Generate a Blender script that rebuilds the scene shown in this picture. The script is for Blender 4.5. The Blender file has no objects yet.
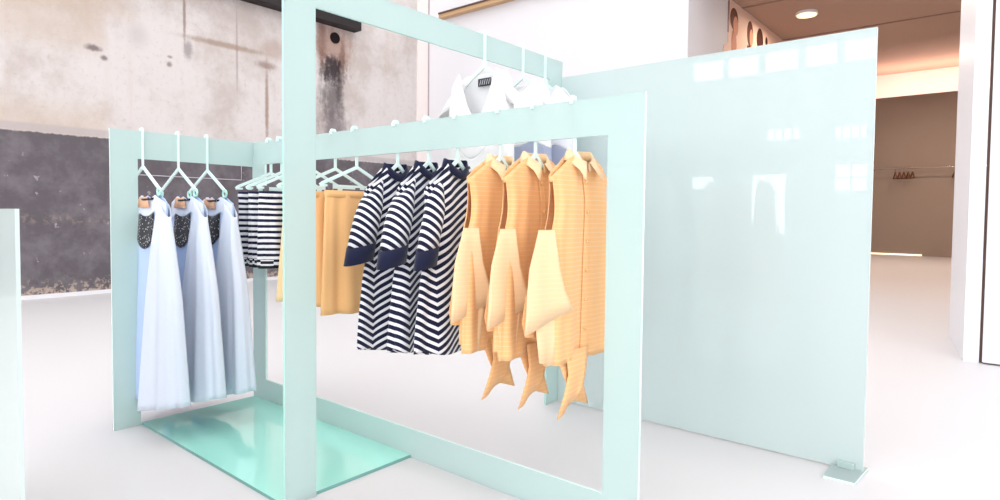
import bpy, bmesh, math, random
from mathutils import Vector, Matrix
random.seed(7)
PI = math.pi
scene = bpy.context.scene
COL = scene.collection

# ------------------------------------------------------------------ helpers
def lin(c):
    out = []
    for v in c:
        v = v / 255.0
        out.append(v / 12.92 if v <= 0.04045 else ((v + 0.055) / 1.055) ** 2.4)
    return (*out, 1.0)

def new_mat(name, rgb, rough=0.6, spec=0.3, coat=0.0):
    m = bpy.data.materials.new(name); m.use_nodes = True
    b = m.node_tree.nodes['Principled BSDF']
    b.inputs['Base Color'].default_value = lin(rgb)
    b.inputs['Roughness'].default_value = rough
    b.inputs['Specular IOR Level'].default_value = spec
    b.inputs['Coat Weight'].default_value = coat
    b.inputs['Coat Roughness'].default_value = 0.012
    return m

class NT:
    """small node helper"""
    def __init__(s, m): s.t = m.node_tree; s.n = s.t.nodes; s.l = s.t.links
    def node(s, kind, **kw):
        n = s.n.new(kind)
        for k, v in kw.items(): setattr(n, k, v)
        return n
    def link(s, a, b): s.l.new(a, b)
    def val(s, x, sock):
        if isinstance(x, (int, float)): sock.default_value = x
        elif isinstance(x, tuple): sock.default_value = x
        else: s.link(x, sock)
    def math(s, op, a, b=0.0, c=None, clamp=False):
        n = s.node('ShaderNodeMath', operation=op, use_clamp=clamp)
        s.val(a, n.inputs[0]); s.val(b, n.inputs[1])
        if c is not None: s.val(c, n.inputs[2])
        return n.outputs[0]
    def mix(s, f, a, b, blend='MIX'):
        n = s.node('ShaderNodeMix', data_type='RGBA', blend_type=blend)
        s.val(f, n.inputs[0]); s.val(a, n.inputs[6]); s.val(b, n.inputs[7])
        return n.outputs[2]
    def obj(s):
        tc = s.node('ShaderNodeTexCoord'); sp = s.node('ShaderNodeSeparateXYZ')
        s.link(tc.outputs['Object'], sp.inputs[0])
        return tc.outputs['Object'], sp.outputs[0], sp.outputs[1], sp.outputs[2]
    def noise(s, vec, scale, detail=4, rough=0.55, stretch=None):
        if stretch:
            mp = s.node('ShaderNodeMapping'); mp.inputs['Scale'].default_value = stretch
            s.link(vec, mp.inputs[0]); vec = mp.outputs[0]
        n = s.node('ShaderNodeTexNoise'); s.link(vec, n.inputs['Vector'])
        n.inputs['Scale'].default_value = scale; n.inputs['Detail'].default_value = detail
        n.inputs['Roughness'].default_value = rough
        return n.outputs['Fac']
    def step(s, x, lo, hi):
        n = s.node('ShaderNodeMapRange', interpolation_type='SMOOTHSTEP')
        s.val(x, n.inputs[0]); n.inputs[1].default_value = lo; n.inputs[2].default_value = hi
        return n.outputs[0]

def tag(o, label=None, cat=None, group=None, kind=None):
    if label: o['label'] = label
    if cat: o['category'] = cat
    if group: o['group'] = group
    if kind: o['kind'] = kind
    return o

def thing(name, label, cat, loc=(0, 0, 0), rz=0.0, group=None):
    o = bpy.data.objects.new(name, None); COL.objects.link(o)
    o.empty_display_size = 0.1
    o.location = loc; o.rotation_euler = (0, 0, rz)
    return tag(o, label, cat, group)

def obj(name, bm, mats, parent=None, smooth=False, solid=0.0, subsurf=0, bevel=0.0, offset=0.0):
    bmesh.ops.recalc_face_normals(bm, faces=bm.faces) if solid == 0.0 else None
    me = bpy.data.meshes.new(name); bm.to_mesh(me); bm.free()
    if not isinstance(mats, (list, tuple)): mats = [mats]
    for m in mats: me.materials.append(m)
    if smooth:
        for p in me.polygons: p.use_smooth = True
    o = bpy.data.objects.new(name, me); COL.objects.link(o)
    if parent: o.parent = parent
    if bevel:
        md = o.modifiers.new('bevel', 'BEVEL'); md.width = bevel; md.segments = 2; md.limit_method = 'ANGLE'
    if subsurf:
        md = o.modifiers.new('sub', 'SUBSURF'); md.levels = subsurf; md.render_levels = subsurf
    if solid:
        md = o.modifiers.new('solid', 'SOLIDIFY'); md.thickness = solid; md.offset = offset
    return o

def box(bm, x0, x1, y0, y1, z0, z1, mi=0):
    vs = [bm.verts.new((x, y, z)) for x in (x0, x1) for y in (y0, y1) for z in (z0, z1)]
    F = [(0, 1, 3, 2), (4, 6, 7, 5), (0, 4, 5, 1), (2, 3, 7, 6), (0, 2, 6, 4), (1, 5, 7, 3)]
    for f in F:
        fc = bm.faces.new([vs[i] for i in f]); fc.material_index = mi

def prism(bm, pts, axis, a0, a1, mi=0):
    """polygon pts (2D) extruded along axis (0=x: pts are (y,z); 1=y: pts are (x,z); 2=z: pts are (x,y))"""
    def P(p, a):
        return (a, p[0], p[1]) if axis == 0 else ((p[0], a, p[1]) if axis == 1 else (p[0], p[1], a))
    A = [bm.verts.new(P(p, a0)) for p in pts]; B = [bm.verts.new(P(p, a1)) for p in pts]
    n = len(pts)
    bm.faces.new(A).material_index = mi; bm.faces.new(B[::-1]).material_index = mi
    for i in range(n):
        bm.faces.new((A[i], B[i], B[(i + 1) % n], A[(i + 1) % n])).material_index = mi

def ring_frame(bm, axis, u0, u1, z0, z1, hole, t0, t1):
    """flat plate with a rectangular hole cut out of it, as one solid. hole=(hu0,hu1,hz0,hz1)"""
    hu0, hu1, hz0, hz1 = hole
    us = [u0, hu0, hu1, u1]; zs = [z0, hz0, hz1, z1]
    def P(u, z, t): return (t, u, z) if axis == 0 else (u, t, z)
    g = {}
    for k, t in enumerate((t0, t1)):
        for i, u in enumerate(us):
            for j, z in enumerate(zs):
                g[i, j, k] = bm.verts.new(P(u, z, t))
    for k in (0, 1):
        for i in range(3):
            for j in range(3):
                if i == 1 and j == 1: continue
                bm.faces.new((g[i, j, k], g[i + 1, j, k], g[i + 1, j + 1, k], g[i, j + 1, k]))
    def side(a, b): bm.faces.new((g[a[0], a[1], 0], g[b[0], b[1], 0], g[b[0], b[1], 1], g[a[0], a[1], 1])).material_index = 1
    for i in range(3):
        side((i, 0), (i + 1, 0)); side((i, 3), (i + 1, 3)); side((0, i), (0, i + 1)); side((3, i), (3, i + 1))
    side((1, 1), (2, 1)); side((1, 2), (2, 2)); side((1, 1), (1, 2)); side((2, 1), (2, 2))

def poly_plate(bm, pts, axis, t0, t1):
    """polygon plate with edge faces in material 1"""
    n0 = len(bm.faces)
    prism(bm, pts, axis, t0, t1, 0)
    bm.faces.ensure_lookup_table()
    for f in bm.faces[n0 + 2:]: f.material_index = 1

def tube(bm, pts, r, seg=10, cap=True, mi=0):
    pts = [Vector(p) for p in pts]; n = len(pts)
    rs = r if isinstance(r, (list, tuple)) else [r] * n
    prev = None; rings = []
    for i, p in enumerate(pts):
        d = (pts[min(i + 1, n - 1)] - pts[max(i - 1, 0)]).normalized()
        if prev is None:
            a = Vector((0, 1, 0)) if abs(d.y) < 0.9 else Vector((1, 0, 0))
            a = (a - d * a.dot(d)).normalized()
        else:
            a = (prev - d * prev.dot(d)).normalized()
        prev = a; b = d.cross(a)
        rings.append([bm.verts.new(p + (a * math.cos(2 * PI * k / seg) + b * math.sin(2 * PI * k / seg)) * rs[i]) for k in range(seg)])
    for A, B in zip(rings, rings[1:]):
        for k in range(seg):
            bm.faces.new((A[k], A[(k + 1) % seg], B[(k + 1) % seg], B[k])).material_index = mi
    if cap:
        bm.faces.new(rings[0][::-1]).material_index = mi; bm.faces.new(rings[-1]).material_index = mi

def strip(bm, path, w, t):
    """flat bar following a path in the local XZ plane, width w in plane, thickness t along Y"""
    n = len(path); L = []; R = []
    for i in range(n):
        p = Vector(path[i])
        d1 = (Vector(path[i]) - Vector(path[i - 1])).normalized() if i else None
        d2 = (Vector(path[i + 1]) - Vector(path[i])).normalized() if i < n - 1 else None
        if d1 is None: d1 = d2
        if d2 is None: d2 = d1
        nn = Vector((-(d1.y + d2.y), d1.x + d2.x)).normalized()
        k = 1.0 / max(0.45, nn.dot(Vector((-d1.y, d1.x))))
        L.append(p + nn * w / 2 * k); R.append(p - nn * w / 2 * k)
    vs = []
    for s in (-t / 2, t / 2):
        vs.append(([bm.verts.new((q.x, s, q.y)) for q in L], [bm.verts.new((q.x, s, q.y)) for q in R]))
    (L0, R0), (L1, R1) = vs
    for i in range(n - 1):
        bm.faces.new((L0[i], L0[i + 1], R0[i + 1], R0[i])); bm.faces.new((L1[i], R1[i], R1[i + 1], L1[i + 1]))
        bm.faces.new((L0[i], L1[i], L1[i + 1], L0[i + 1])); bm.faces.new((R0[i], R0[i + 1], R1[i + 1], R1[i]))
    for i in (0, n - 1): bm.faces.new((L0[i], R0[i], R1[i], L1[i]))

def copy_tree(o, parent=None):
    c = o.copy(); COL.objects.link(c)
    if parent: c.parent = parent
    for ch in list(o.children): copy_tree(ch, c)
    return c

# ------------------------------------------------------------------ materials
def glass_mat(name, rgb, see=0.12, trans=0.2, coat=0.5, rough=0.25, deep=None):
    """satin coloured glass: body colour + light passing through + clear share"""
    m = new_mat(name, rgb, rough=rough, spec=0.35, coat=coat)
    q = NT(m); b = q.n['Principled BSDF']; out = q.n['Material Output']
    tr = q.node('ShaderNodeBsdfTranslucent'); tr.inputs[0].default_value = lin(rgb)
    tp = q.node('ShaderNodeBsdfTransparent'); tp.inputs[0].default_value = lin(tuple(min(255, v + 12) for v in rgb))
    m1 = q.node('ShaderNodeMixShader'); m1.inputs[0].default_value = trans
    q.link(b.outputs[0], m1.inputs[1]); q.link(tr.outputs[0], m1.inputs[2])
    m2 = q.node('ShaderNodeMixShader'); m2.inputs[0].default_value = see
    q.link(m1.outputs[0], m2.inputs[1]); q.link(tp.outputs[0], m2.inputs[2])
    q.link(m2.outputs[0], out.inputs[0])
    return m

M = {}
M['glass'] = glass_mat('mint_glass', (210, 229, 226), see=0.2, trans=0.22)
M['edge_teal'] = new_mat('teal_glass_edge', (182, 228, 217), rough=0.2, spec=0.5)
M['glass_low'] = glass_mat('low_panel_glass', (220, 231, 228), see=0.1, trans=0.2)
M['glass_edge'] = new_mat('polished_glass_edge', (226, 248, 242), rough=0.15, spec=0.5, coat=0.5)  # polished edges, their white highlight put into the pale colour
M['panel'] = glass_mat('frosted_panel_glass', (215, 228, 227), see=0.14, trans=0.2, coat=.75, rough=0.3)
M['plate'] = glass_mat('mint_base_glass', (176, 244, 228), see=0.03, trans=0.0, coat=1.0, rough=0.08)
M['plate_edge'] = new_mat('base_glass_edge', (120, 168, 162), rough=0.3)
M['hanger'] = new_mat('mint_acrylic', (222, 243, 239), rough=0.25, spec=0.5)
M['clip'] = new_mat('mint_clip', (186, 230, 219), rough=0.3, spec=0.5)
M['dark_clip'] = new_mat('grey_clip', (110, 104, 108), rough=0.4)
M['cotton_yellow'] = None

def fabric(name, rgb, weave=900, rough=0.85, bump=0.15, sheen=0.2, thru=0.25):
    m = new_mat(name, rgb, rough=rough, spec=0.1)
    q = NT(m); b = q.n['Principled BSDF']; out = q.n['Material Output']
    b.inputs['Sheen Weight'].default_value = sheen
    v, x, y, z = q.obj()
    n = q.noise(v, weave * 0.12, 2); n2 = q.noise(v, 6, 4)
    c = q.mix(q.math('MULTIPLY', n, 0.10), lin(rgb), lin(tuple(int(k * 0.82) for k in rgb)))
    q.link(c, b.inputs['Base Color'])
    bp = q.node('ShaderNodeBump'); bp.inputs['Strength'].default_value = bump; bp.inputs['Distance'].default_value = 0.02
    q.link(q.math('ADD', q.math('MULTIPLY', n, 0.1), n2), bp.inputs['Height']); q.link(bp.outputs[0], b.inputs['Normal'])
    if thru:
        tr = q.node('ShaderNodeBsdfTranslucent'); q.link(c, tr.inputs[0])
        mx = q.node('ShaderNodeMixShader'); mx.inputs[0].default_value = thru
        q.link(b.outputs[0], mx.inputs[1]); q.link(tr.outputs[0], mx.inputs[2]); q.link(mx.outputs[0], out.inputs[0])
        m['c'] = 1
    return m, q, c, b

def recolor(q, b, col):
    q.link(col, b.inputs['Base Color'])
    for n in q.n:
        if n.type == 'BSDF_TRANSLUCENT': q.link(col, n.inputs[0])

# orange-yellow blouse with thin woven cross lines
m, q, c, b = fabric('apricot_cotton', (255, 203, 142), thru=0.2)
v, x, y, z = q.obj()
ln = q.step(q.math('FRACT', q.math('MULTIPLY', z, 58)), 0.72, 0.9)
recolor(q, b, q.mix(q.math('MULTIPLY', ln, 0.45), c, lin((255, 222, 180))))
M['apricot'] = m
m, q, c, b = fabric('pale_apricot_cotton', (255, 220, 174), thru=0.15)
v, x, y, z = q.obj()
ln = q.step(q.math('FRACT', q.math('MULTIPLY', z, 58)), 0.72, 0.9)
recolor(q, b, q.mix(q.math('MULTIPLY', ln, 0.4), c, lin((255, 230, 196))))
M['pale_apricot'] = m
M['yellow_skirt'] = fabric('yellow_cotton', (255, 204, 142), thru=0.2)[0]
M['cream'] = fabric('cream_cotton', (255, 228, 180), thru=0.2)[0]
M['button'] = new_mat('button', (245, 196, 140), rough=0.3)
NAVY = (30, 33, 58); WHT = (246, 244, 248)
def striped(name, kx, period, mirror, navy=NAVY, duty=0.53, xoff=0.0):
    m, q, c, b = fabric(name, WHT, thru=0.12)
    v, x, y, z = q.obj()
    xx = q.math('ABSOLUTE', q.math('SUBTRACT', x, xoff)) if mirror else x
    t = q.math('ADD', z, q.math('MULTIPLY', xx, kx))
    w = q.math('MULTIPLY', q.noise(v, 5, 2), 0.012)
    t = q.math('ADD', t, w)
    s = q.math('FRACT', q.math('DIVIDE', t, period))
    s = q.math('MULTIPLY', q.step(s, 0.0, 0.06), q.math('SUBTRACT', 1.0, q.step(s, duty, duty + 0.06)))
    recolor(q, b, q.mix(s, c, lin(navy)))
    return m
M['chevron'] = striped('navy_chevron_cotton', -0.62, 0.0335, True, xoff=-.135, duty=.57)
M['slant'] = striped('navy_slanted_cotton', 0.85, 0.039, False, duty=.57)
M['level'] = striped('navy_level_cotton', 0.0, 0.0335, False)
M['breton'] = striped('navy_breton_cotton', 0.0, 0.031, False, duty=0.48)
M['navy'] = fabric('navy_rib', NAVY, thru=0.0)[0]
M['black_rib'] = striped('black_rib_band', 0.0, 0.026, False, navy=(40, 42, 50), duty=0.62)
M['sky_cotton'] = fabric('sky_blue_cotton', (196, 217, 250), thru=0.12)[0]
M['ice_cotton'] = fabric('ice_white_cotton', (234, 241, 254), thru=0.15)[0]
M['white_cotton'] = fabric('white_cotton', (254, 254, 255), thru=0.15)[0]
M['lilac_cotton'] = fabric('lilac_white_cotton', (242, 244, 250), thru=0.15)[0]
M['denim'] = fabric('grey_blue_cotton', (178, 186, 210), thru=0.2)[0]
M['label_dark'] = new_mat('printed_label', (60, 58, 66), rough=0.6)
M['label_light'] = new_mat('label_thread', (190, 190, 196), rough=0.6)
M['kraft'] = new_mat('kraft_tag', (226, 176, 142), rough=0.8)
# black cotton with white flecks
m, q, c, b = fabric('flecked_black_cotton', (34, 34, 40), thru=0.0)
v, x, y, z = q.obj()
vo = q.node('ShaderNodeTexVoronoi'); vo.inputs['Scale'].default_value = 70; q.link(v, vo.inputs['Vector'])
recolor(q, b, q.mix(q.math('SUBTRACT', 1.0, q.step(vo.outputs['Distance'], 0.18, 0.3)), c, lin((205, 200, 205))))
M['fleck'] = m

# floor
m = new_mat('poured_resin_floor', (232, 228, 230), rough=0.42, spec=0.22)
q = NT(m); b = q.n['Principled BSDF']; v, x, y, z = q.obj()
n = q.noise(v, 0.5, 5); n2 = q.noise(v, 6, 3)
f = q.math('MULTIPLY', n, 0.25)
q.link(q.mix(f, lin((220, 217, 217)), lin((208, 204, 206))), b.inputs['Base Color'])
M['floor'] = m
M['white_wall'] = new_mat('white_plaster', (228, 226, 229), rough=0.8, spec=0.1)
M['white_paint'] = new_mat('white_lacquer', (244, 243, 246), rough=0.4, spec=0.3)
M['rail'] = new_mat('brass_rail', (196, 158, 118), rough=0.4, spec=0.4)
M['rail_dark'] = new_mat('rail_dark_strip', (96, 74, 66), rough=0.7)
M['steel_dark'] = new_mat('dark_steel', (44, 38, 38), rough=0.6)
M['opening_dark'] = new_mat('black_opening', (24, 12, 14), rough=0.9)
M['brown_ceiling'] = new_mat('taupe_ceiling', (178, 148, 132), rough=0.7)
M['taupe_wall'] = new_mat('taupe_wall', (164, 146, 133), rough=0.7)
M['pink_wall'] = new_mat('blush_plaster', (244, 226, 222), rough=0.8)
M['chrome'] = new_mat('chrome', (220, 215, 210), rough=0.15); M['chrome'].node_tree.nodes['Principled BSDF'].inputs['Metallic'].default_value = 1.0
M['brown_wood'] = new_mat('brown_wood', (120, 74, 44), rough=0.5)
M['joint'] = new_mat('grey_joint', (146, 120, 108), rough=0.8)
def emit(name, rgb, s):
    m = bpy.data.materials.new(name); m.use_nodes = True; q = NT(m)
    q.n.remove(q.n['Principled BSDF']); e = q.node('ShaderNodeEmission')
    e.inputs[0].default_value = lin(rgb); e.inputs[1].default_value = s
    q.link(e.outputs[0], q.n['Material Output'].inputs[0]); return m
M['lamp_glow'] = emit('lamp_glow', (255, 226, 170), 6.0)
M['led'] = emit('skirting_led', (255, 236, 205), 5)

# raw concrete wall: pale whitewash above, worn grey paint up to 2.14 m
m = new_mat('whitewashed_concrete', (220, 210, 206), rough=0.9, spec=0.05)
q = NT(m); b = q.n['Principled BSDF']; v, x, y, z = q.obj()
big = q.noise(v, 0.8, 8, 0.68); mid = q.noise(v, 2.2, 6, 0.65); fine = q.noise(v, 14, 5, 0.7)
streak = q.noise(v, 1.3, 5, 0.6, stretch=(1, 3.0, 0.25))
base = q.mix(q.step(big, 0.42, 0.66), lin((212, 205, 202)), lin((190, 178, 172)))
base = q.mix(q.math('MULTIPLY', q.step(streak, 0.52, 0.75), 0.3), base, lin((196, 176, 164)))
base = q.mix(q.math('MULTIPLY', q.step(fine, 0.52, 0.75), 0.5), base, lin((178, 164, 156)))
# older browner plaster in the two far-left bays, in level lifts
leftm = q.math('SUBTRACT', 1.0, q.step(q.math('ADD', y, q.math('MULTIPLY', mid, .15)), 1.16, 1.3))
lift = q.step(q.math('ABSOLUTE', q.math('SUBTRACT', q.math('FRACT', q.math('DIVIDE', q.math('ADD', z, 0.35), 1.3)), 0.5)), 0.12, 0.5)
base = q.mix(q.math('MULTIPLY', q.math('MULTIPLY', leftm, lift), 0.55), base, lin((196, 178, 162)))
# stain helper: soft blob in (y,z) broken by noise
def blob(cy, cz, ry, rz, edge=0.35, rag=0.9):
    small = min(ry, rz) < .16
    a = q.math('POWER', q.math('DIVIDE', q.math('SUBTRACT', y, cy), ry), 2)
    c_ = q.math('POWER', q.math('DIVIDE', q.math('SUBTRACT', z, cz), rz), 2)
    r = q.math('SQRT', q.math('ADD', a, c_))
    r = q.math('ADD', r, q.math('MULTIPLY', q.math('SUBTRACT', fine if small else midfine, 0.5), rag * (4.5 if small else 3.5)))
    return q.math('SUBTRACT', 1.0, q.step(r, 1.0 - edge, 1.0 + edge))
midfine = q.math('ADD', q.math('MULTIPLY', q.noise(v, 5, 6, .7), .6), q.math('MULTIPLY', q.noise(v, 4, 6, .7, stretch=(1, 3, .5)), .4))
def stain(cy, cz, ry, rz, rgb, a, edge=0.35, rag=0.9):
    global base
    base = q.mix(q.math('MULTIPLY', blob(cy, cz, ry, rz, edge, rag), a), base, lin(rgb))
stain(4.86, 4.15, .36, .42, (168, 136, 122), .8, .5, .8)
stain(4.84, 3.74, .24, .22, (46, 38, 40), .95, .6, 1.3)
stain(4.8, 3.25, .2, .55, (84, 76, 80), .75, .8, 1.4)
stain(4.98, 3.5, .07, .4, (66, 56, 58), .7, .7, .35)
stain(4.85, 2.75, .3, .3, (120, 108, 110), .7, .6, .8)
stain(4.6, 4.2, .1, .4, (130, 96, 84), .7, .5, .3)
stain(5.05, 4.0, .05, .3, (120, 90, 80), .6, .5, .3)
stain(2.27, 3.57, .06, .13, (150, 140, 140), .8, .6, .3)
stain(2.22, 4.1, .02, .45, (150, 132, 122), .9, .6, .3)
stain(3.03, 3.7, .018, .62, (170, 156, 154), .8, .6, .3)
stain(3.54, 2.9, .03, .6, (160, 136, 124), .9, .6, .35)
stain(3.53, 3.58, .16, .06, (150, 128, 120), .8, .6, .35)
stain(3.7, 3.85, .2, .16, (176, 154, 144), .6, .6, .5)
stain(2.85, 3.76, .6, .045, (160, 138, 122), .8, .6, .3)
stain(1.57, 3.63, .12, .15, (190, 180, 178), .6, .8, .25)
stain(1.02, 3.33, .09, .04, (100, 84, 86), .8, .6, .35); stain(1.15, 3.22, .04, .035, (110, 90, 92), .8, .6, .3)
stain(2.0, 3.3, .035, .035, (130, 110, 108), .8, .6, .3); stain(2.01, 3.41, .035, .02, (150, 130, 120), .8, .6, .3)
stain(.4, 3.95, 1.0, .22, (186, 164, 146), .6, .6, .5)

# grey painted dado
edge = q.math('ADD', 2.13, q.math('MULTIPLY', q.math('SUBTRACT', fine, 0.5), 0.06))
dado = q.math('SUBTRACT', 1.0, q.step(q.math('SUBTRACT', z, edge), -0.012, 0.012))
trim_ = q.math('SUBTRACT', 1.0, q.step(q.math('ABSOLUTE', q.math('SUBTRACT', z, 2.19)), 0.03, 0.07))
base = q.mix(q.math('MULTIPLY', trim_, 0.5), base, lin((168, 160, 164)))
dn = q.noise(v, 3.0, 6, 0.65)
dcol = q.mix(q.step(dn, 0.4, 0.7), lin((100, 94, 98)), lin((120, 114, 118)))
peel = q.step(q.noise(v, 7.5, 5, 0.6), 0.665, 0.7)
dcol = q.mix(q.math('MULTIPLY', peel, 0.6), dcol, lin((178, 168, 172)))
low = q.math('SUBTRACT', 1.0, q.step(z, 0.02, 0.34))
scr = q.step(q.math('ADD', fine, q.math('MULTIPLY', low, 0.16)), 0.6, 0.68)
dcol = q.mix(q.math('MULTIPLY', q.math('MULTIPLY', low, scr), 0.8), dcol, lin((196, 176, 160)))
band2 = q.math('SUBTRACT', 1.0, q.step(q.math('ABSOLUTE', q.math('SUBTRACT', z, 1.02)), 0.02, 0.1))
dcol = q.mix(q.math('MULTIPLY', q.math('MULTIPLY', band2, q.step(fine, 0.5, 0.6)), 0.5), dcol, lin((152, 132, 124)))
base = q.mix(dado, base, dcol)
q.link(base, b.inputs['Base Color'])
bp = q.node('ShaderNodeBump'); bp.inputs['Strength'].default_value = 0.3; bp.inputs['Distance'].default_value = 0.03
q.link(q.math('ADD', mid, q.math('MULTIPLY', fine, 0.4)), bp.inputs['Height']); q.link(bp.outputs[0], b.inputs['Normal'])
M['concrete'] = m

# ------------------------------------------------------------------ setting
CEIL = 7.4
YB = -14.0      # wall behind the camera
XL, XR = -6.071, 9.0
YW = 7.223      # white wall
XP = -0.357     # passage wall with the mural
YP = 20.7       # taupe partition
YE = 22.3
def struct(name, bm, m, **k): return tag(obj(name, bm, m, **k), kind='structure')
bm = bmesh.new(); box(bm, XL - .3, XR + .3, YB - .3, YE + .3, -0.2, 0); struct('floor', bm, M['floor'])
bm = bmesh.new(); box(bm, XL - .3, XL, YB, YW, 0, CEIL); struct('wall_left', bm, M['concrete'])
bm = bmesh.new(); box(bm, XL - .3, XP, YW, YW + .3, 0, CEIL); struct('wall_back', bm, M['white_wall'])
bm = bmesh.new(); box(bm, XP - .3, XP, YW + .3, YE, 0, 6.1); struct('wall_passage', bm, M['white_wall'])
bm = bmesh.new(); box(bm, XP, XR, YP, YP + .12, 0, 4.92); struct('wall_taupe', bm, M['taupe_wall'])
bm = bmesh.new(); box(bm, XP - .3, XR, YE, YE + .3, 0, 6.1); struct('wall_end', bm, M['pink_wall'])
bm = bmesh.new(); box(bm, XP, XR, 13.9, YE, 5.95, 6.1); box(bm, XP, XR, 13.9, 14.0, 4.95, 5.95); struct('ceiling_raised', bm, M['brown_ceiling'])
bm = bmesh.new()
RW = [(-13, -10, 1.0, 5.4), (-9, -6, 1.0, 5.4), (-5, -2, 1.0, 5.4)]  # openings made up to bring side light onto garments and glass
ys_ = sorted({YB, YE, *[a for h in RW for a in h[:2]]})
for a_, b_ in zip(ys_, ys_[1:]):
    if any(h[0] < (a_ + b_) / 2 < h[1] for h in RW): box(bm, XR, XR + .3, a_, b_, 0, 1.0); box(bm, XR, XR + .3, a_, b_, 5.4, CEIL)
    else: box(bm, XR, XR + .3, a_, b_, 0, CEIL)
struct('wall_right', bm, M['white_wall'])
# lower ceiling of the back room (with two panel joints) and the raised strip behind it
bm = bmesh.new(); prism(bm, [(YW + .3, 4.95), (13.9, 4.95), (13.9, 5.12), (YW + .3, 5.12)], 0, XP, XR)
struct('ceiling_low', bm, M['brown_ceiling'])
bm = bmesh.new()
for yy in (9.6, 12.2): box(bm, XP, XR, yy, yy + .05, 4.938, 4.951)
struct('trim_1', bm, M['joint'])
bm = bmesh.new(); box(bm, XP, XR, YW, YW + .3, 5.12, CEIL); struct('wall_lintel', bm, M['white_wall'])

# main ceiling with five-by-three skylight openings
SKX = [-4.6, -1.0, 2.6, 6.2]; SKY = [-11.0, -6.6, -2.2, 2.2, 5.6]; SW = 2.6; SH = 2.6
bm = bmesh.new()
xs = sorted([XL - .3, XR + .3] + [a for s in SKX for a in (s - SW / 2, s + SW / 2)])
ys = sorted([YB - .3, YW + .3] + [a for s in SKY for a in (s - SH / 2, s + SH / 2)])
for i in range(len(xs) - 1):
    for j in range(len(ys) - 1):
        cx_, cy_ = (xs[i] + xs[i + 1]) / 2, (ys[j] + ys[j + 1]) / 2
        if any(abs(cx_ - s) < .1 for s in SKX) and any(abs(cy_ - s) < .1 for s in SKY): continue
        box(bm, xs[i], xs[i + 1], ys[j], ys[j + 1], CEIL, CEIL + .2)
struct('ceiling', bm, M['white_wall'])

# wall behind the camera with its windows (the big panel mirrors all but the last row)
WINS = [  # x0,x1,z0,z1,nx,nz
    (-4.1, -3.12, 5.2, 5.85, 1, 1), (-3.05, -2.1, 5.2, 5.85, 1, 1), (-2.0, -1.05, 5.2, 5.85, 1, 1), (-.95, -.1, 5.2, 5.85, 1, 1), (0.0, .8, 5.2, 5.85, 1, 1),
    (-2.29, -1.29, .65, 2.56, 1, 1), (-.14, .69, 1.82, 2.6, 2, 2), (-.17, .65, 3.21, 3.61, 4, 1), (-1.9, -.97, 3.27, 3.67, 4, 1), (-4.08, -3.3, 1.95, 2.42, 1, 1),
    (2.0, 4.0, 1.0, 3.6, 3, 3), (5.0, 7.0, 1.0, 3.6, 3, 3),  # unseen windows added for extra light
]
def rect_holes_wall(bm, x0, x1, z0, z1, y0, y1, holes):
    xs = sorted({x0, x1, *[h[0] for h in holes], *[h[1] for h in holes]})
    zs = sorted({z0, z1, *[h[2] for h in holes], *[h[3] for h in holes]})
    for i in range(len(xs) - 1):
        for j in range(len(zs) - 1):
            cx_, cz_ = (xs[i] + xs[i + 1]) / 2, (zs[j] + zs[j + 1]) / 2
            if any(h[0] < cx_ < h[1] and h[2] < cz_ < h[3] for h in holes): continue
            box(bm, xs[i], xs[i + 1], y0, y1, zs[j], zs[j + 1])
bm = bmesh.new(); rect_holes_wall(bm, XL, XR, 0, CEIL, YB - .3, YB, WINS); struct('wall_front', bm, M['white_wall'])
M['win_frame'] = new_mat('window_frame', (190, 190, 196), rough=0.5)
for i, (x0, x1, z0, z1, nx, nz) in enumerate(WINS):
    bm = bmesh.new(); t = .045
    box(bm, x0, x1, YB - .15, YB - .08, z0, z0 + t); box(bm, x0, x1, YB - .15, YB - .08, z1 - t, z1)
    box(bm, x0, x0 + t, YB - .15, YB - .08, z0 + t, z1 - t); box(bm, x1 - t, x1, YB - .15, YB - .08, z0 + t, z1 - t)
    for k in range(1, nx):
        xx = x0 + (x1 - x0) * k / nx; box(bm, xx - t / 2, xx + t / 2, YB - .14, YB - .09, z0 + t, z1 - t)
    for k in range(1, nz):
        zz = z0 + (z1 - z0) * k / nz; box(bm, x0 + t, x1 - t, YB - .135, YB - .095, zz - t / 2, zz + t / 2)
    struct('window_%d' % (i + 1), bm, M['win_frame'])

# white panelled partition at the right: jamb and door leaf with a dark joint
bm = bmesh.new(); prism(bm, [(3.268, 4.2), (3.368, 4.2), (3.30, 5.45), (3.10, 5.45)], 2, 0, CEIL); struct('wall_jamb', bm, M['white_paint'])
bm = bmesh.new(); box(bm, 3.388, 4.9, 4.17, 4.25, 0.012, 4.6); o = struct('door_1', bm, M['white_paint'], bevel=.01)
bm = bmesh.new(); box(bm, 3.368, 3.4, 4.25, 4.4, 0, 4.6); struct('trim_2', bm, M['joint'])
bm = bmesh.new(); box(bm, 3.4, XR, 4.26, 4.5, 0, CEIL); box(bm, 4.9, XR, 4.17, 4.26, 0, CEIL); struct('wall_side', bm, M['white_paint'])

# rail on the white wall
bm = bmesh.new(); box(bm, -5.62, XP, YW - .14, YW - .001, 5.15, 5.225, 0)
o = struct('trim_3', bm, M['rail'])
bm = bmesh.new(); box(bm, -5.62, XP, YW - .16, YW - .001, 5.226, 5.255); struct('trim_4', bm, M['rail_dark'])  # solid dark strip along the top of the rail

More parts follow.
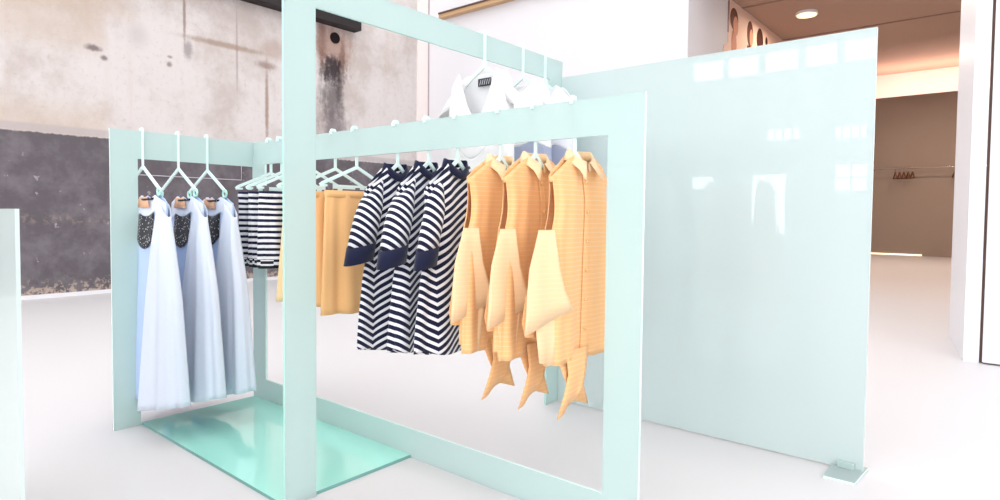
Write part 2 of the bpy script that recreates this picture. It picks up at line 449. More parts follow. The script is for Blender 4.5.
# ------------------------------------------------------------------ concrete wall fittings
bm = bmesh.new()
box(bm, XL, XL + .22, -6, 5.32, 4.52, 4.80); box(bm, XL, XL + .3, -6, 5.32, 4.80, 4.83)
tag(obj('steel_beam', bm, M['steel_dark'], bevel=.03), 'dark steel beam high on the concrete wall', 'beam')
bm = bmesh.new(); tube(bm, [(XL - .05, 4.88, 4.33), (XL + .02, 4.88, 4.33)], .1, 20)  # closed black disc; the dark inside of the hole is put into its colour
tag(obj('pipe_opening', bm, M['opening_dark']), 'round black pipe opening in the concrete wall under the beam', 'opening')
bm = bmesh.new(); box(bm, XL, XL + .03, 6.9, YW - .001, 2.2, CEIL - .01)  # blush band beside the corner: corner shading put in as colour
struct('corner_shade_band', bm, new_mat('corner_shade_tint', (238, 228, 224), rough=.8))
bm = bmesh.new(); box(bm, XL, XL + .035, YW - .035, YW - .001, 2.2, CEIL - .01); struct('corner_shade_line', bm, new_mat('corner_dark_tint', (176, 160, 160), rough=.9))  # darker line of the same corner shading, a solid strip
bm = bmesh.new(); box(bm, XL, XL + .012, -6, 6.9, 0, .05); struct('baseboard_left', bm, M['white_wall'])
bm = bmesh.new(); tube(bm, [(XL + .012, 1.2, 1.655), (XL + .012, 3.085, 1.655), (XL + .012, 3.085, 1.95)], .007, 6)
tag(obj('wall_cable', bm, new_mat('cable_grey', (196, 190, 196))), 'thin pale cable running level on the grey wall behind the dresses', 'cable')

# ------------------------------------------------------------------ racks
W, D2, LA, LB, LT = 1.416, 1.189, 2.563, 0.772, 0.655
H, HT, HP, LP = 1.55, 2.051, 1.957, 1.638
TH = 0.012
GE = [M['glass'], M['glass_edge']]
rack = thing('clothes_rack', 'mint glass frame clothes rack of three crossed frames on a mint base plate', 'clothes rack', (0, 0, 0))
bm = bmesh.new()
poly_plate(bm, [(-LB, 0), (-LB, H), (-TH / 2, H), (-TH / 2, H - .145), (-LB + .128, H - .145), (-LB + .128, 0)], 0, -TH / 2, TH / 2)
obj('side_frame', bm, GE, rack)
bm = bmesh.new(); ring_frame(bm, 1, 0 - TH / 2, LA, 0, H, (.135, LA - .14, .135, H - .135), -TH / 2, TH / 2)
obj('front_frame', bm, GE, rack)
bm = bmesh.new()
poly_plate(bm, [(-LT, 0), (-LT, HT), (D2, HT), (D2, 0), (D2 - .13, 0), (D2 - .13, HT - .124), (-LT + .137, HT - .124), (-LT + .137, 0)], 0, W - TH / 2, W + TH / 2)
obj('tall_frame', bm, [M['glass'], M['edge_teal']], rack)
bm = bmesh.new()
poly_plate(bm, [(TH / 2, -LB + .132), (W - TH / 2, -LT + .0), (W - TH / 2, -TH / 2), (TH / 2, -TH / 2)], 2, 0.0, 0.014)
for f in bm.faces:
    if f.material_index == 1: f.material_index = 1
obj('base_plate', bm, [M['plate'], M['plate_edge']], rack)

pan = thing('glass_panel', 'large pale mint frosted glass panel standing right of the rack', 'glass panel', (W, D2, 0))
bm = bmesh.new(); poly_plate(bm, [(TH, 0.006), (LP, 0.006), (LP, HP), (TH, HP)], 1, -.008, .008)
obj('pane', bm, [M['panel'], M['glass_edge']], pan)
bm = bmesh.new(); poly_plate(bm, [(LP - .125, -.175), (LP - .004, -.175), (LP + .012, .05), (LP - .13, .05)], 2, 0.0, 0.012)
box(bm, LP - .1, LP - .03, -.03, -.0085, .012, .04)
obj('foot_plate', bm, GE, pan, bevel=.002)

PLX, PLY, PLH = 1.535, -1.486, 1.134
p2 = thing('low_glass_panel', 'low mint glass panel cut off by the left edge of the photo', 'glass panel', (PLX, PLY, 0))
bm = bmesh.new(); poly_plate(bm, [(-1.1, .004), (0, .004), (0, PLH), (-1.1, PLH)], 1, -.005, .005)
obj('pane', bm, [M['glass_low'], M['glass_low']], p2)
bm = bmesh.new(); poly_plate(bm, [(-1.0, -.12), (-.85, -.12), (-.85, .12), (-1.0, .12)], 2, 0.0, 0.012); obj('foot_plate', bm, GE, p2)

# ------------------------------------------------------------------ hangers
def hanger_mesh(side, stem_bottom, half=.2, drop=.1, top=H, w=.0135, sh=0.0, tip=.035):
    """planar acrylic hanger in the local XZ plane: open hook over the strip, stem, apex, two arms"""
    bm = bmesh.new()
    g = TH / 2 + w / 2 + .001
    ax = side * g
    path = [(-ax, top - tip), (-ax, top + .002), (-ax * .55, top + .012), (ax * .55, top + .012), (ax, top + .002), (ax, stem_bottom)]
    strip(bm, path, w, .008)
    strip(bm, [(sh - half, stem_bottom - drop), (sh - half * .93 + ax * .07, stem_bottom - drop + .012), (ax - .006, stem_bottom), (ax + .006, stem_bottom), (sh + half * .93 + ax * .07, stem_bottom - drop + .012), (sh + half, stem_bottom - drop)], w * 1.15, .0085)
    return bm

def hanger(name, label, loc, rz, side, stem_bottom, half, drop, group, top=H, bar=False, clips=None, sh=0.0, tip=.035):
    t = thing(name, label, 'hanger', loc, rz, group)
    obj('hanger_frame', hanger_mesh(side, stem_bottom, half, drop, top, sh=sh, tip=tip), M['hanger'], t)
    if bar:
        bm = bmesh.new(); z = stem_bottom - drop
        strip(bm, [(-half, z), (half, z)], .011, .009); obj('cross_bar', bm, M['hanger'], t)
    if clips == 'ring':
        for s in (-1, 1):
            bm = bmesh.new(); z = stem_bottom - drop - .012
            pts = [(s * half + .02 * math.cos(a), 0, z + .02 * math.sin(a)) for a in [PI * 2.4 * k / 14 - .6 for k in range(13)]]
            tube(bm, pts, .006, 8); obj('clip', bm, M['clip'], t, smooth=True)
    if clips == 'peg':
        for s in (-1, 1):
            bm = bmesh.new(); z = stem_bottom - drop
            box(bm, s * half * .75 - .012, s * half * .75 + .012, -.014, .014, z - .05, z + .012); obj('clip', bm, M['dark_clip'], t, bevel=.003)
    return t

# ------------------------------------------------------------------ garments
def sgnpow(c, p): return math.copysign(abs(c) ** p, c)

class Garment:
    """closed cloth shell. local X = width, -Y = front, Z measured from the floor"""
    def __init__(s, W, D, ztop, zhem, cx=lambda v: 0, cy=lambda v: 0, fold=lambda th, v: 0, nth=64, nv=36, p=.8):
        s.W, s.D, s.ztop, s.zhem, s.cx, s.cy, s.fold, s.nth, s.nv, s.p = W, D, ztop, zhem, cx, cy, fold, nth, nv, p
    def at(s, th, v, off=0.0):
        # th: 0 = +X side, pi/2 = front, pi = -X side, 3pi/2 = back
        c, si = math.cos(th), math.sin(th)
        w = s.W(v) * sgnpow(c, s.p); u = sgnpow(c, s.p)
        d = s.D(v) * sgnpow(si, .75)
        f = s.fold(th, v) + off
        k = si
        zt = s.ztop(u, si > 0); zh = s.zhem(u, si > 0)
        z = zt + (zh - zt) * v
        return Vector((s.cx(v) + w + f * c * .6, s.cy(v) - d - f * k, z))
    def front(s, u, v, off=0.003):
        c = sgnpow(u, 1 / s.p); th = math.acos(max(-1, min(1, c)))
        return s.at(th, v, off)
    def mesh(s, skip=None, v0=0.0, v1=1.0):
        bm = bmesh.new(); R = []
        for j in range(s.nv + 1):
            v = v0 + (v1 - v0) * j / s.nv
            R.append([bm.verts.new(s.at(2 * PI * i / s.nth, v)) for i in range(s.nth)])
        for j in range(s.nv):
            v = v0 + (v1 - v0) * (j + .5) / s.nv
            for i in range(s.nth):
                th = 2 * PI * (i + .5) / s.nth
                if skip and skip(th, v): continue
                k = (i + 1) % s.nth
                bm.faces.new((R[j][i], R[j + 1][i], R[j + 1][k], R[j][k]))
        return bm
    def patch(s, outline, n=10, off=0.004):
        """cloth piece lying on the front: outline(a,b)->(u,v) for a,b in 0..1"""
        bm = bmesh.new(); G = [[bm.verts.new(s.front(*outline(i / n, j / n), off)) for i in range(n + 1)] for j in range(n + 1)]
        for j in range(n):
            for i in range(n): bm.faces.new((G[j][i], G[j + 1][i], G[j + 1][i + 1], G[j][i + 1]))
        return bm

def quad_patch(a, b, c, d):
    """a=top left b=top right c=bottom right d=bottom left in (u,v)"""
    def f(s, t):
        top = (a[0] + (b[0] - a[0]) * s, a[1] + (b[1] - a[1]) * s); bot = (d[0] + (c[0] - d[0]) * s, d[1] + (c[1] - d[1]) * s)
        return (top[0] + (bot[0] - top[0]) * t, top[1] + (bot[1] - top[1]) * t)
    return f

def ribbon(bm, rows):
    """rows: list of lists of 3D points, all the same length"""
    R = [[bm.verts.new(p) for p in r] for r in rows]
    for A, B in zip(R, R[1:]):
        for i in range(len(A) - 1): bm.faces.new((A[i], B[i], B[i + 1], A[i + 1]))

def sm(a, b, x):
    t = max(0, min(1, (x - a) / (b - a))); return t * t * (3 - 2 * t)

RX = PI / 2    # garments on the front frame are turned to face the right
HZ = 1.36      # apex of the hangers

# ---- trapeze dresses on the side frame
GD = 'light blue dresses on the side frame'; GDH = 'hangers holding the light blue dresses'
def make_dress(y, rz, seed):
    z0 = .15
    t = thing('dress', 'x', 'dress', (0, y, z0), rz, GD)
    rnd = random.Random(seed); ph = rnd.random() * 6
    Wf = lambda v: .185 + .02 * v + .075 * sm(.05, 1, v)
    g = Garment(Wf, lambda v: .012 + .010 * sm(0, .2, v) + .012 * v,
                lambda u, fr: (1.215 if abs(u) > .42 else (1.215 - (.022 if fr else .02) * (1 - (abs(u) / .42) ** 2))) - .075 * max(0, abs(u) - .42) ** 1.1,
                lambda u, fr: .155 + .045 * u,
                cx=lambda v: .12 - .03 * v,
                fold=lambda th, v: (.002 + .008 * v) * math.sin(7 * th + ph) + .004 * v * math.sin(13 * th + 2 * ph), nth=72, nv=30)
    dz = (0, 0, -z0)
    def part(name, bm, m, p=t, **k):
        o = obj(name, bm, m, p, smooth=True, **k)
        if p is t: o.location = dz
        return o
    part('body', g.mesh(), M['sky_cotton'], solid=.0022)
    # near side as its own panel, brightness from the light put into its white
    g2 = Garment(lambda v: .052 + .05 * sm(0, .5, v) + .13 * v, lambda v: .02 + .012 * sm(0, .2, v) + .026 * v,
                 lambda u, fr: 1.205 - .04 * (u + 1) - .02 * u * u, lambda u, fr: .135 + .055 * u,
                 cx=lambda v: .275 - .03 * v,
                 fold=lambda th, v: (.002 + .012 * v) * math.sin(5 * th + ph + 1) + .007 * math.sin(11 * th) * v, nth=64, nv=30)
    part('lit_side_panel', g2.mesh(), M['ice_cotton'], solid=.0022)
    # white yoke, breast pocket, neck facing and tag
    yo = part('yoke', g.patch(quad_patch((-.98, .0), (.99, .0), (.99, .075), (-.98, .09)), 18, .006), M['ice_cotton'], solid=.0015)
    pk = part('breast_pocket', g.patch(lambda a, b: (-.55 + 1.0 * a, .085 + (.125 + .035 * math.sin(PI * a)) * b), 10, .007), M['fleck'], solid=.0015)
    tag(pk, 'black pocket with white flecks')
    bm = bmesh.new()
    tube(bm, [(.12 + .075 * math.cos(a) , -.0 - .035 * math.sin(a), 1.20 - .008 * max(0, math.sin(a))) for a in [2 * PI * k / 20 for k in range(21)]], .006, 6)
    part('neck_binding', bm, M['fleck'])
    bm = bmesh.new(); prism(bm, [(.03, 1.15), (.17, 1.15), (.15, 1.205), (.05, 1.205)], 1, -.034, -.031); part('hang_tag', bm, M['kraft'])
    return t
dl = ['pale blue dress with flecked pocket, nearest the left end of the rack', 'pale blue dress with flecked pocket, between the two other dresses',
      'pale blue dress with flecked pocket, nearest the striped skirts']
hl = ['mint hanger above the leftmost pale blue dress', 'mint hanger above the middle pale blue dress', 'mint hanger above the pale blue dress beside the striped skirts']
for i, y in enumerate((-.6225, -.443, -.286)):
    d = make_dress(y, 0, i + 3); d['label'] = dl[i]
    hanger('clothes_hanger', hl[i], (0, y, 0), 0, 1, 1.362, .215, .118, GDH, clips='ring')

# ---- items on the front frame; local -X is towards the camera's left
GS = 'striped skirts at the far left of the front frame'
def make_skirt(x, mats, W0, W1, zt, zh, group, band, label, seed, D=.03):
    t = thing('skirt', label, 'skirt', (x, 0, zh), RX, group)
    ph = seed * 1.7
    g = Garment(lambda v: W0 + (W1 - W0) * v, lambda v: D + .02 * v, lambda u, fr: zt + .004 * u, lambda u, fr: zh,
                fold=lambda th, v: (.003 + (.018 if band else .024) * v) * math.sin(5 * th + ph) + (.003 + .007 * v) * math.sin(11 * th + ph), nth=72, nv=18)
    o = obj('body', g.mesh(), mats[0], t, smooth=True, solid=.002); o.location = (0, 0, -zh)
    gb = Garment(lambda v: W0 + .0015, lambda v: D + .003, lambda u, fr: zt + .004, lambda u, fr: zt - .03, fold=lambda th, v: .002 * math.sin(5 * th + ph) + .001, nth=56, nv=2)
    o = obj('waistband', gb.mesh(), mats[1], t, smooth=True, solid=.002); o.location = (0, 0, -zh)
    if band:
        gh = Garment(lambda v: W1 + .002, lambda v: D + .022, lambda u, fr: zh + band, lambda u, fr: zh - .012, fold=lambda th, v: .0125 * math.sin(5 * th + ph), nth=56, nv=3)
        o = obj('hem_band', gh.mesh(), mats[2], t, smooth=True, solid=.002); o.location = (0, 0, -zh)
    return t
GH = 'hangers on the front frame'
sl = ['navy and white striped skirt with dark hem, leftmost of the three', 'navy and white striped skirt with dark hem, middle of the three', 'navy and white striped skirt with dark hem, beside the tall post']
for i, x in enumerate((.17, .285, .40)):
    make_skirt(x, [M['breton'], M['breton'], M['black_rib']], .185, .18, 1.243, .838, GS, .036, sl[i], i)
    hanger('clip_hanger', ['mint hanger of the leftmost striped skirt', 'mint hanger of the middle striped skirt', 'mint hanger of the striped skirt beside the tall post'][i],
           (x, 0, 0), RX, 1, HZ, .2, .095, GH, tip=.012, bar=True, clips='peg')
yl = ['cream skirt showing as a pale sliver left of the tall post', 'yellow skirt just right of the tall post', 'yellow skirt next to the leftmost striped top']
for i, (x, mm, w0, w1, zh) in enumerate(((.60, M['cream'], .15, .19, .665), (.80, M['yellow_skirt'], .17, .185, .66), (.98, M['yellow_skirt'], .17, .185, .64))):
    make_skirt(x, [mm, mm], w0, w1, 1.238, zh, 'yellow skirts behind the tall post', 0, yl[i], i + 5)
    hanger('clip_hanger', ['mint hanger of the cream skirt', 'mint hanger of the yellow skirt right of the tall post', 'mint hanger of the yellow skirt beside the striped tops'][i],
           (x, 0, 0), RX, 1, HZ, .2, .095, GH, tip=.012, bar=True, clips='peg')

# ---- chevron tops
def loft(rows, seg=22):
    """rows: (cx, cy, cz, rx, ry, tilt) ellipses in a plane roughly across the arm"""
    bm = bmesh.new(); R = []
    for (a, b, c, rx, ry, tl) in rows:
        R.append([bm.verts.new((a + rx * math.cos(2 * PI * k / seg) * math.cos(tl), b - ry * math.sin(2 * PI * k / seg), c + rx * math.cos(2 * PI * k / seg) * math.sin(tl))) for k in range(seg)])
    for A, B in zip(R, R[1:]):
        for k in range(seg): bm.faces.new((A[k], B[k], B[(k + 1) % seg], A[(k + 1) % seg]))
    return bm
def make_top(x, rz, label, seed):
    zh = (.50, .522, .54)[seed]; kx, dx = ((.95, .03), (.95, .02), (.72, .055))[seed]
    t = thing('knit_top', label, 'top', (x, 0, zh), rz, 'navy and white chevron tops')
    ph = seed * 2.1
    def zt(u, fr):
        a = abs(u)
        if a < .36: return 1.345 - ((.06 if fr else .015) * (1 - (a / .36) ** 2))
        return 1.345 - .12 * (a - .36) / .64
    g = Garment(lambda v: .175 - .015 * math.sin(PI * min(1, v / .55)) + .035 * sm(.35, 1, v), lambda v: .02 + .014 * sm(0, .2, v), zt, lambda u, fr: zh + .03 * u * u - (.0 if fr else .012),
                fold=lambda th, v: (.002 + .022 * v) * math.sin(5 * th + ph), nth=64, nv=30)
    def part(name, bm, m, **k):
        o = obj(name, bm, m, t, smooth=True, **k); o.location = (0, 0, -zh); return o
    part('body', g.mesh(), M['chevron'], solid=.0025)
    bm = bmesh.new()
    pts = []
    for k in range(25):
        a = 2 * PI * k / 24; c, s_ = math.cos(a), math.sin(a)
        pts.append((.066 * c, -.036 * s_, 1.345 - (.05 if s_ > 0 else .0) * s_ ** 2))
    R = [[bm.verts.new((p[0] * q_, p[1] * q_, p[2] + h)) for p in pts[:-1]] for q_, h in ((1.08, -.016), (1.0, .006), (.93, .022))]
    for A, B in zip(R, R[1:]):
        for k in range(24): bm.faces.new((A[k], A[(k + 1) % 24], B[(k + 1) % 24], B[k]))
    part('collar', bm, M['navy'], solid=.004)
    for s in (-1, 1):
        rows = [(s * .115, 0, 1.262, .055, .03, -s * .75), (s * .155, -.008, 1.215, .07, .04, -s * .55), (s * .19, -.014, 1.14, .076, .046, -s * .3),
                (s * .215, -.02, 1.06, .076, .046, -s * .2), (s * .238, -.026, .985, .074, .044, -s * .2)]
        rows = [(r_[0] + (dx if s < 0 else 0) * min(1, i_ / 2), r_[1], r_[2], r_[3] * (kx if s < 0 else 1), r_[4] * (kx if s < 0 else 1), r_[5]) for i_, r_ in enumerate(rows)]
        bm = loft(rows); part('sleeve', bm, M['slant'] if s < 0 else M['level'], solid=.0025)
        rows = [(s * .2365, -.026, .992, .077, .047, -s * .2), (s * .254, -.03, .915, .077, .047, -s * .2)]
        if s < 0: rows = [(r_[0] + dx, r_[1], r_[2], r_[3] * kx, r_[4] * kx, r_[5]) for r_ in rows]
        part('cuff', loft(rows), M['navy'], solid=.003)
    return t
tl = ['navy and white chevron top nearest the yellow skirts', 'navy and white chevron top, middle of the three', 'navy and white chevron top touching the leftmost yellow blouse']
for i, x in enumerate((1.29, 1.50, 1.68)):
    make_top(x, RX + (-.05, .03, -.02)[i], tl[i], i)
    hanger('clothes_hanger', ['mint hanger inside the chevron top beside the yellow skirts', 'mint hanger inside the middle chevron top', 'mint hanger inside the chevron top beside the yellow blouses'][i],
           (x, 0, 0), RX, 1, HZ, .14, .125, GH, tip=.012, sh=0)

# ---- yellow blouses with draped side panels and tie ends
def make_blouse(x, rz, label, seed):
    cxo = .05 if seed == 2 else .015; wo = 0 if seed == 2 else .012
    zh = .42
    t = thing('blouse', label, 'blouse', (x, 0, zh), rz, 'yellow sleeveless blouses with tie hems')
    ph = 1.0 + seed * .9
    def zt(u, fr):
        a = abs(u)
        if a < .34: return 1.352 - ((.05 if fr else .004) * (1 - (a / .34) ** 2))
        return 1.352 - .085 * ((a - .34) / .66) ** 1.2
    g = Garment(lambda v: wo + .19 - .012 * math.sin(PI * min(1, v / .3)) + .020 * sm(.2, .45, v) + .01 * v, lambda v: .018 + .016 * sm(0, .2, v),
                zt, lambda u, fr: .60 + (.0 if fr else .03), cx=lambda v: cxo,
                fold=lambda th, v: (.002 + .011 * v) * math.sin(5 * th + ph) + (.002 + .005 * v) * math.sin(13 * th + seed), nth=80, nv=34)
    def part(name, bm, m, **k):
        o = obj(name, bm, m, t, smooth=True, **k); o.location = (0, 0, -zh); return o
    part('body', g.mesh(skip=lambda th, v: abs(math.cos(th)) > .965 and .03 < v < .31), M['apricot'], solid=.002)
    part('button_placket', g.patch(quad_patch((-.07, .005), (.07, .005), (.07, .995), (-.07, .995)), 24, .005), M['apricot'], solid=.0015)
    for k in range(6):
        p = g.front(0, .07 + .155 * k, .009); bm = bmesh.new()
        tube(bm, [(p.x, p.y + .001, p.z), (p.x, p.y - .003, p.z)], .0055, 10); part('button', bm, M['button'])
    # collar: stand, turned-over fall with two points
    bm = bmesh.new(); n = 26; rows = []
    for k in range(n + 1):
        a = PI / 2 + .12 + (2 * PI - .24) * k / n; c, s_ = math.cos(a), math.sin(a)
        fr = max(0, s_); x0_, y0_ = cxo + .068 * c, -.034 * s_
        z0_ = 1.338 - .045 * fr
        pt = math.exp(-((min(k, n - k)) / 2.2) ** 2)
        rows.append([(x0_, y0_, z0_), (cxo + .062 * c, -.031 * s_, z0_ + .032), (cxo + .07 * c, -.036 * s_, z0_ + .036),
                     (cxo + .09 * c + math.copysign(.045, c) * pt, -.05 * s_ - .016 * fr, z0_ + .0 - .028 * pt - .006)])
    ribbon(bm, rows); part('collar', bm, M['pale_apricot'], solid=.002)
    # draped panel falling from the armhole
    def rib(rows, name, m, n=8, wob=.012, kk=2.0, ph2=0.0):
        bm = bmesh.new(); out = []
        for j, (z1, z2, xa, xb, ya, yb) in enumerate(rows):
            r_ = []
            for i in range(n + 1):
                s_ = i / n; r_.append((xa + (xb - xa) * s_, ya + (yb - ya) * s_ - wob * math.sin(PI * kk * s_ + ph2) * min(1, j * .4), z1 + (z2 - z1) * s_))
            out.append(r_)
        ribbon(bm, out); return part(name, bm, m, solid=.002)
    rib([(1.08, 1.08, -.215, -.155, -.01, -.035), (1.03, 1.035, -.232, -.155, -.01, -.042), (.95, .95, -.25, -.145, -.0, -.048), (.86, .87, -.262, -.115, .0, -.05), (.79, .835, -.266, -.09, .0, -.052), (.72, .795, -.268, -.072, .005, -.054)],
        'draped_panel', M['pale_apricot'], n=14, wob=.004, kk=2.4)
    rib([(.80, .83, -.22, -.11, .01, -.035), (.74, .765, -.215, -.115, .0, -.035), (.68, .69, -.21, -.13, .0, -.035), (.618, .60, -.20, -.14, .0, -.03)], 'draped_panel', M['pale_apricot'], n=8, wob=.01, kk=1.5, ph2=1)
    rib([(.85, .86, -.225, -.085, .035, .03), (.76, .78, -.25, -.1, .03, .02), (.71, .70, -.245, -.14, .02, .01)], 'draped_panel', M['apricot'], n=6, wob=.006)
    # tie ends
    rib([(.64, .64, -.07, .075, -.03, -.03), (.56, .56, -.075, .05, -.045, -.04), (.50, .49, -.105, .02, -.05, -.045), (.415, .455, -.15, -.03, -.05, -.04)], 'tie_end', M['apricot'], wob=.006)
    rib([(.64, .64, -.12, .03, -.02, -.02), (.56, .56, -.09, .035, -.03, -.025), (.50, .505, -.055, .055, -.03, -.02), (.455, .415, -.025, .09, -.03, -.02)], 'tie_end', M['apricot'], wob=.006, ph2=1)
    return t
bl = ['yellow tie-hem blouse touching the chevron tops', 'yellow tie-hem blouse, middle of the three', 'yellow tie-hem blouse nearest the right post, buttoned front fully in view']
for i, x in enumerate((1.92, 2.095, 2.275)):
    make_blouse(x, RX + (.0, .02, -.02)[i], bl[i], i)
    hanger('clothes_hanger', ['mint hanger inside the leftmost yellow blouse', 'mint hanger inside the middle yellow blouse', 'mint hanger inside the yellow blouse nearest the right post'][i],
           (x, 0, 0), RX, 1, HZ, .14, .125, GH, tip=.012, sh=.04 if i == 2 else .012)

# ---- white shirts hanging from the tall frame
def make_shirt(y, rz, label, seed, upper, lower, vneck):
    zh = 1.22 
    t = thing('white_shirt', label, 'shirt', (W, y, zh), rz, 'white shirts high on the tall frame')
    a0 = .62
    def zt(u, fr):
        a = abs(u)
        if a < a0: return 1.862 - ((vneck if fr else .002) * (1 - (a / a0) ** (1.9 if fr else 2)))
        return 1.862 - .075 * ((a - a0) / (1 - a0)) ** 1.4
    ph = seed
    g = Garment(lambda v: .20 + .02 * v, lambda v: .035 + .03 * sm(0, .2, v), zt, lambda u, fr: zh, cx=lambda v: -.01 + 0 * v,
                fold=lambda th, v: (.001 + .008 * v) * math.sin(5 * th + ph), nth=72, nv=24)
    def part(name, bm, m, **k):
        o = obj(name, bm, m, t, smooth=True, **k); o.location = (0, 0, -zh); return o
    part('body', g.mesh(v1=.52), upper, solid=.002)
    part('lower_body', g.mesh(v0=.52), lower, solid=.002)
    # neck binding follows the opening
    pts = [g.at(2 * PI * k / 72, 0, .001) for k in range(73)]
    pts = [p for p in pts if abs(p.x + .01) < .2 * a0 ** 1 + .005 and p.y < .0]
    pts.sort(key=lambda p: p.x)
    bm = bmesh.new(); tube(bm, pts, .0045, 6); part('neck_binding', bm, upper)
    for s in (-1, 1):
        part('sleeve', loft([(s * .14, 0, 1.80, .05, .03, -s * .7), (s * .19, -.005, 1.745, .06, .035, -s * .5), (s * .235, -.01, 1.67, .062, .036, -s * .35)]), upper, solid=.002)
    if seed == 0:
        bm = bmesh.new(); box(bm, -.05, .035, .022, .025, 1.795, 1.835); o = part('neck_label', bm, M['label_dark'])
        tag(o, 'dark woven neck label')
        bm = bmesh.new()
        for k in range(5):
            xx = -.04 + .015 * k; prism(bm, [(xx, 1.802), (xx + .004, 1.802), (xx + .012, 1.828), (xx + .008, 1.828)], 1, .0205, .022)
        obj('label_stripes', bm, M['label_light'], o)
    return t
wl = ['white shirt with a dark neck label, hanging from the tall frame', 'white shirt with grey blue lower part, second from the tall post', 'pale lilac shirt with grey blue lower part, at the far end of the tall beam']
for i, (y, up, lo, vn) in enumerate(((.47, M['white_cotton'], M['white_cotton'], .24), (.79, M['white_cotton'], M['denim'], .06), (1.0, M['lilac_cotton'], M['denim'], .06))):
    make_shirt(y, 0, wl[i], i, up, lo, vn)
    hanger('clothes_hanger', ['mint hanger over the tall beam holding the labelled white shirt', 'mint hanger over the tall beam holding the second white shirt', 'mint hanger over the tall beam holding the lilac shirt'][i],
           (W, y, 0), 0, 1, 1.885, .15, .1, 'hangers on the tall beam', top=HT)

# ------------------------------------------------------------------ back room
# ceiling lamp, clothes rail, mural, skirting light
t = thing('ceiling_light', 'small warm recessed ceiling light in the brown ceiling', 'ceiling light', (.50, 10.6, 4.90))
bm = bmesh.new(); tube(bm, [(0, 0, .0), (0, 0, .048)], .19, 28); obj('housing', bm, M['white_paint'], t)
bm = bmesh.new(); tube(bm, [(0, 0, -.012), (0, 0, -.001)], .165, 28); obj('diffuser', bm, M['lamp_glow'], t)
ZR = 2.68
bm = bmesh.new(); tube(bm, [(-.34, 20.4, ZR), (5.5, 20.4, ZR)], .022, 10)
rail = thing('clothes_rail', 'long chrome clothes rail along the brown wall in the back room', 'clothes rail', (0, 20.4, ZR)); o = obj('rail_tube', bm, M['chrome'], rail, smooth=True); o.location = (0, -20.4, -ZR)
for xx in (.1, 1.75, 3.4, 5.0):
    bm = bmesh.new(); tube(bm, [(xx, .0, 0), (xx, .29, 0)], .014, 8); obj('bracket', bm, M['chrome'], rail)
def wood_hanger(x, lab, grp):
    t = thing('wooden_hanger', lab, 'hanger', (x, 20.4, ZR), PI / 2 + .35, grp)
    bm = bmesh.new(); strip(bm, [(-.24, -.30), (-.2, -.28), (0, -.13), (.2, -.28), (.24, -.30)], .04, .022); strip(bm, [(-.22, -.31), (.22, -.31)], .025, .018); obj('shoulder_bar', bm, M['brown_wood'], t)
    bm = bmesh.new(); tube(bm, [(.0, 0, -.12), (0, 0, -.07), (.03, 0, -.04), (.045, 0, 0), (.03, 0, .035), (0, 0, .047), (-.03, 0, .035)], .007, 6); obj('hook', bm, M['chrome'], t, smooth=True)
for k in range(5): wood_hanger(.78 + .11 * k, 'brown wooden hanger in the cluster on the left stretch of the chrome rail', 'wooden hangers, left cluster')
for k in range(4): wood_hanger(2.26 + .11 * k, 'brown wooden hanger in the cluster beside the white jamb', 'wooden hangers, cluster beside the jamb')
bm = bmesh.new(); box(bm, XP, 1.5, YP - .03, YP - .001, .012, .05); tag(obj('skirting_light', bm, M['led']), 'thin glowing skirting light at the foot of the brown wall', 'skirting light')
# wall mural with flat printed figures
X0 = XP + .002
M['mural_bg'] = new_mat('mural_ground', (238, 204, 186), rough=.7)
M['hair_p'] = new_mat('print_hair', (98, 50, 40), rough=.7); M['skin_p'] = new_mat('print_skin', (206, 142, 116), rough=.7); M['cloth_p'] = new_mat('print_clothes', (240, 206, 190), rough=.7)
M['dark_p'] = new_mat('print_dark', (70, 34, 28), rough=.7)
mur = thing('wall_mural', 'peach photo mural with printed figures on the passage wall', 'mural', (X0, 9.0, 2.0))
def flat(name, pts, m, d):
    bm = bmesh.new(); prism(bm, [(p[0] - 9.0, p[1] - 2.0) for p in pts], 0, d, d + .003); return obj(name, bm, m, mur)
def ell(cy, cz, ry, rz, n=18, rot=0): return [(cy + ry * math.cos(a) * math.cos(rot) - rz * math.sin(a) * math.sin(rot), cz + ry * math.cos(a) * math.sin(rot) + rz * math.sin(a) * math.cos(rot)) for a in [2 * PI * k / n for k in range(n)]]
flat('backdrop', [(8.93, 2.0), (13.6, 2.0), (13.6, 4.94), (8.93, 4.94)], M['mural_bg'], 0)
flat('backdrop_edge', [(8.90, 4.35), (8.97, 4.35), (8.97, 4.94), (8.90, 4.94)], new_mat('print_grey', (150, 120, 120)), .001)
flat('figure_clothes', [(8.45, 2.2), (8.55, 3.7), (8.75, 4.1), (9.1, 4.22), (9.35, 4.2), (9.5, 3.9), (9.55, 2.2)], M['cloth_p'], .004)
flat('figure_neck', [(9.08, 4.0), (9.3, 4.0), (9.35, 4.2), (9.3, 4.42), (9.12, 4.42)], M['skin_p'], .008)
flat('figure_hair', ell(9.2, 4.64, .2, .19), M['hair_p'], .008)
flat('figure_face', ell(9.27, 4.53, .13, .17), M['skin_p'], .012)
flat('figure_clothes', [(9.85, 2.2), (9.8, 4.1), (9.95, 4.35), (10.2, 4.35), (10.35, 4.1), (10.4, 2.2)], M['dark_p'], .004)
flat('figure_hair', ell(10.08, 4.58, .17, .24), M['hair_p'], .004)
flat('figure_face', ell(10.14, 4.52, .1, .16), M['skin_p'], .008)
flat('figure_clothes', [(10.42, 2.2), (10.4, 4.2), (10.5, 4.45), (10.8, 4.45), (10.92, 4.2), (10.95, 2.2)], M['dark_p'], .008)
flat('figure_hair', ell(10.66, 4.6, .19, .22), M['dark_p'], .008)
flat('figure_clothes', [(11.0, 3.8), (10.98, 4.5), (11.1, 4.62), (11.22, 4.5), (11.25, 3.8)], M['dark_p'], .006)
flat('figure_hair', ell(11.08, 4.66, .07, .09), M['dark_p'], .006)

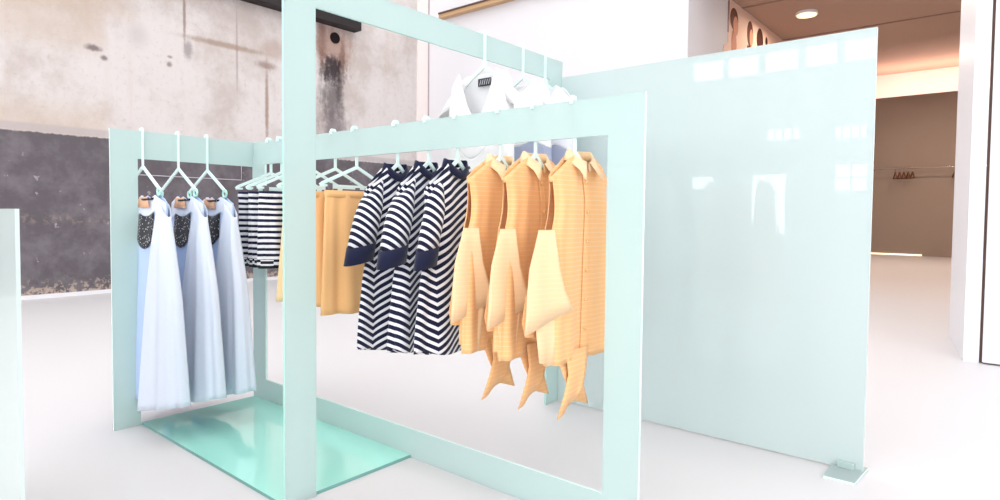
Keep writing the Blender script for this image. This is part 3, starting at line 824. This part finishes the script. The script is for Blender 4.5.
# ------------------------------------------------------------------ light
w = bpy.data.worlds.new('World'); scene.world = w; w.use_nodes = True
bg = w.node_tree.nodes['Background']; bg.inputs[0].default_value = (0.93, 0.97, 1, 1); bg.inputs[1].default_value = 5.0
def area(name, loc, rot, sx, sy, power, color=(1, 1, 1)):
    L = bpy.data.lights.new(name, 'AREA'); L.shape = 'RECTANGLE'; L.size = sx; L.size_y = sy; L.energy = power; L.color = color
    o = bpy.data.objects.new(name, L); COL.objects.link(o); o.location = loc; o.rotation_euler = rot; return o
for sx_ in SKX:
    for sy_ in SKY: area('skylight', (sx_, sy_, CEIL + .1), (0, 0, 0), SW, SH, 75, (1, .985, .97))
area('cove_light', (3.5, 21.4, 4.75), (PI, 0, 0), 7.5, .5, 420, (1, .74, .62))
area('lamp_and_fill_light', (.5, 10.6, 4.86), (0, 0, 0), .4, .4, 120, (1, .8, .62))
for xx, yy in ((4, 10.6), (.5, 15), (4, 15), (2.2, 18)): area('lamp_and_fill_light', (xx, yy, 4.86), (0, 0, 0), .4, .4, 160, (1, .82, .68))  # unseen extra lights added to brighten the back room
for h in RW: area('window_and_fill_light', (XR + .15, (h[0] + h[1]) / 2, 3.2), (0, PI / 2, 0), 4.4, 3.0, 9 * PI * 13.2, (.97, .985, 1))  # side light for the added openings in the right wall
for h in WINS: area('window_and_fill_light', ((h[0] + h[1]) / 2, YB - .25, (h[2] + h[3]) / 2), (PI / 2, 0, 0), h[1] - h[0], h[3] - h[2], 20 * PI * (h[1] - h[0]) * (h[3] - h[2]), (.97, .985, 1))
# ------------------------------------------------------------------ camera
f_px, cx_px, cy_px = 614.41, 500.26, 238.67
yaw, pi_, ro = .6911, -.0383, .0097
fw = Vector((-math.sin(yaw) * math.cos(pi_), math.cos(yaw) * math.cos(pi_), math.sin(pi_)))
r = Vector((math.cos(yaw), math.sin(yaw), 0)); u = r.cross(fw)
r2 = math.cos(ro) * r + math.sin(ro) * u; u2 = -math.sin(ro) * r + math.cos(ro) * u
cd = bpy.data.cameras.new('Camera'); cam = bpy.data.objects.new('Camera', cd); COL.objects.link(cam)
cam.matrix_world = Matrix(((r2.x, u2.x, -fw.x, 3.5171), (r2.y, u2.y, -fw.y, -1.9152), (r2.z, u2.z, -fw.z, 1.1297), (0, 0, 0, 1)))
cd.sensor_fit = 'HORIZONTAL'; cd.sensor_width = 36; cd.lens = f_px * 36 / 1000
cd.shift_x = -(cx_px - 500) / 1000; cd.shift_y = (cy_px - 250) / 1000
cd.clip_start = .05; cd.clip_end = 200
scene.camera = cam
vs = scene.view_settings; vs.view_transform = 'Standard'; vs.look = 'None'; vs.gamma = 1.0; vs.exposure = -1.27
try: vs.use_curve_mapping = False
except Exception: pass
scene.cycles.use_denoising = True
scene.cycles.max_bounces = 10; scene.cycles.transparent_max_bounces = 12
scene.cycles.sample_clamp_indirect = 6
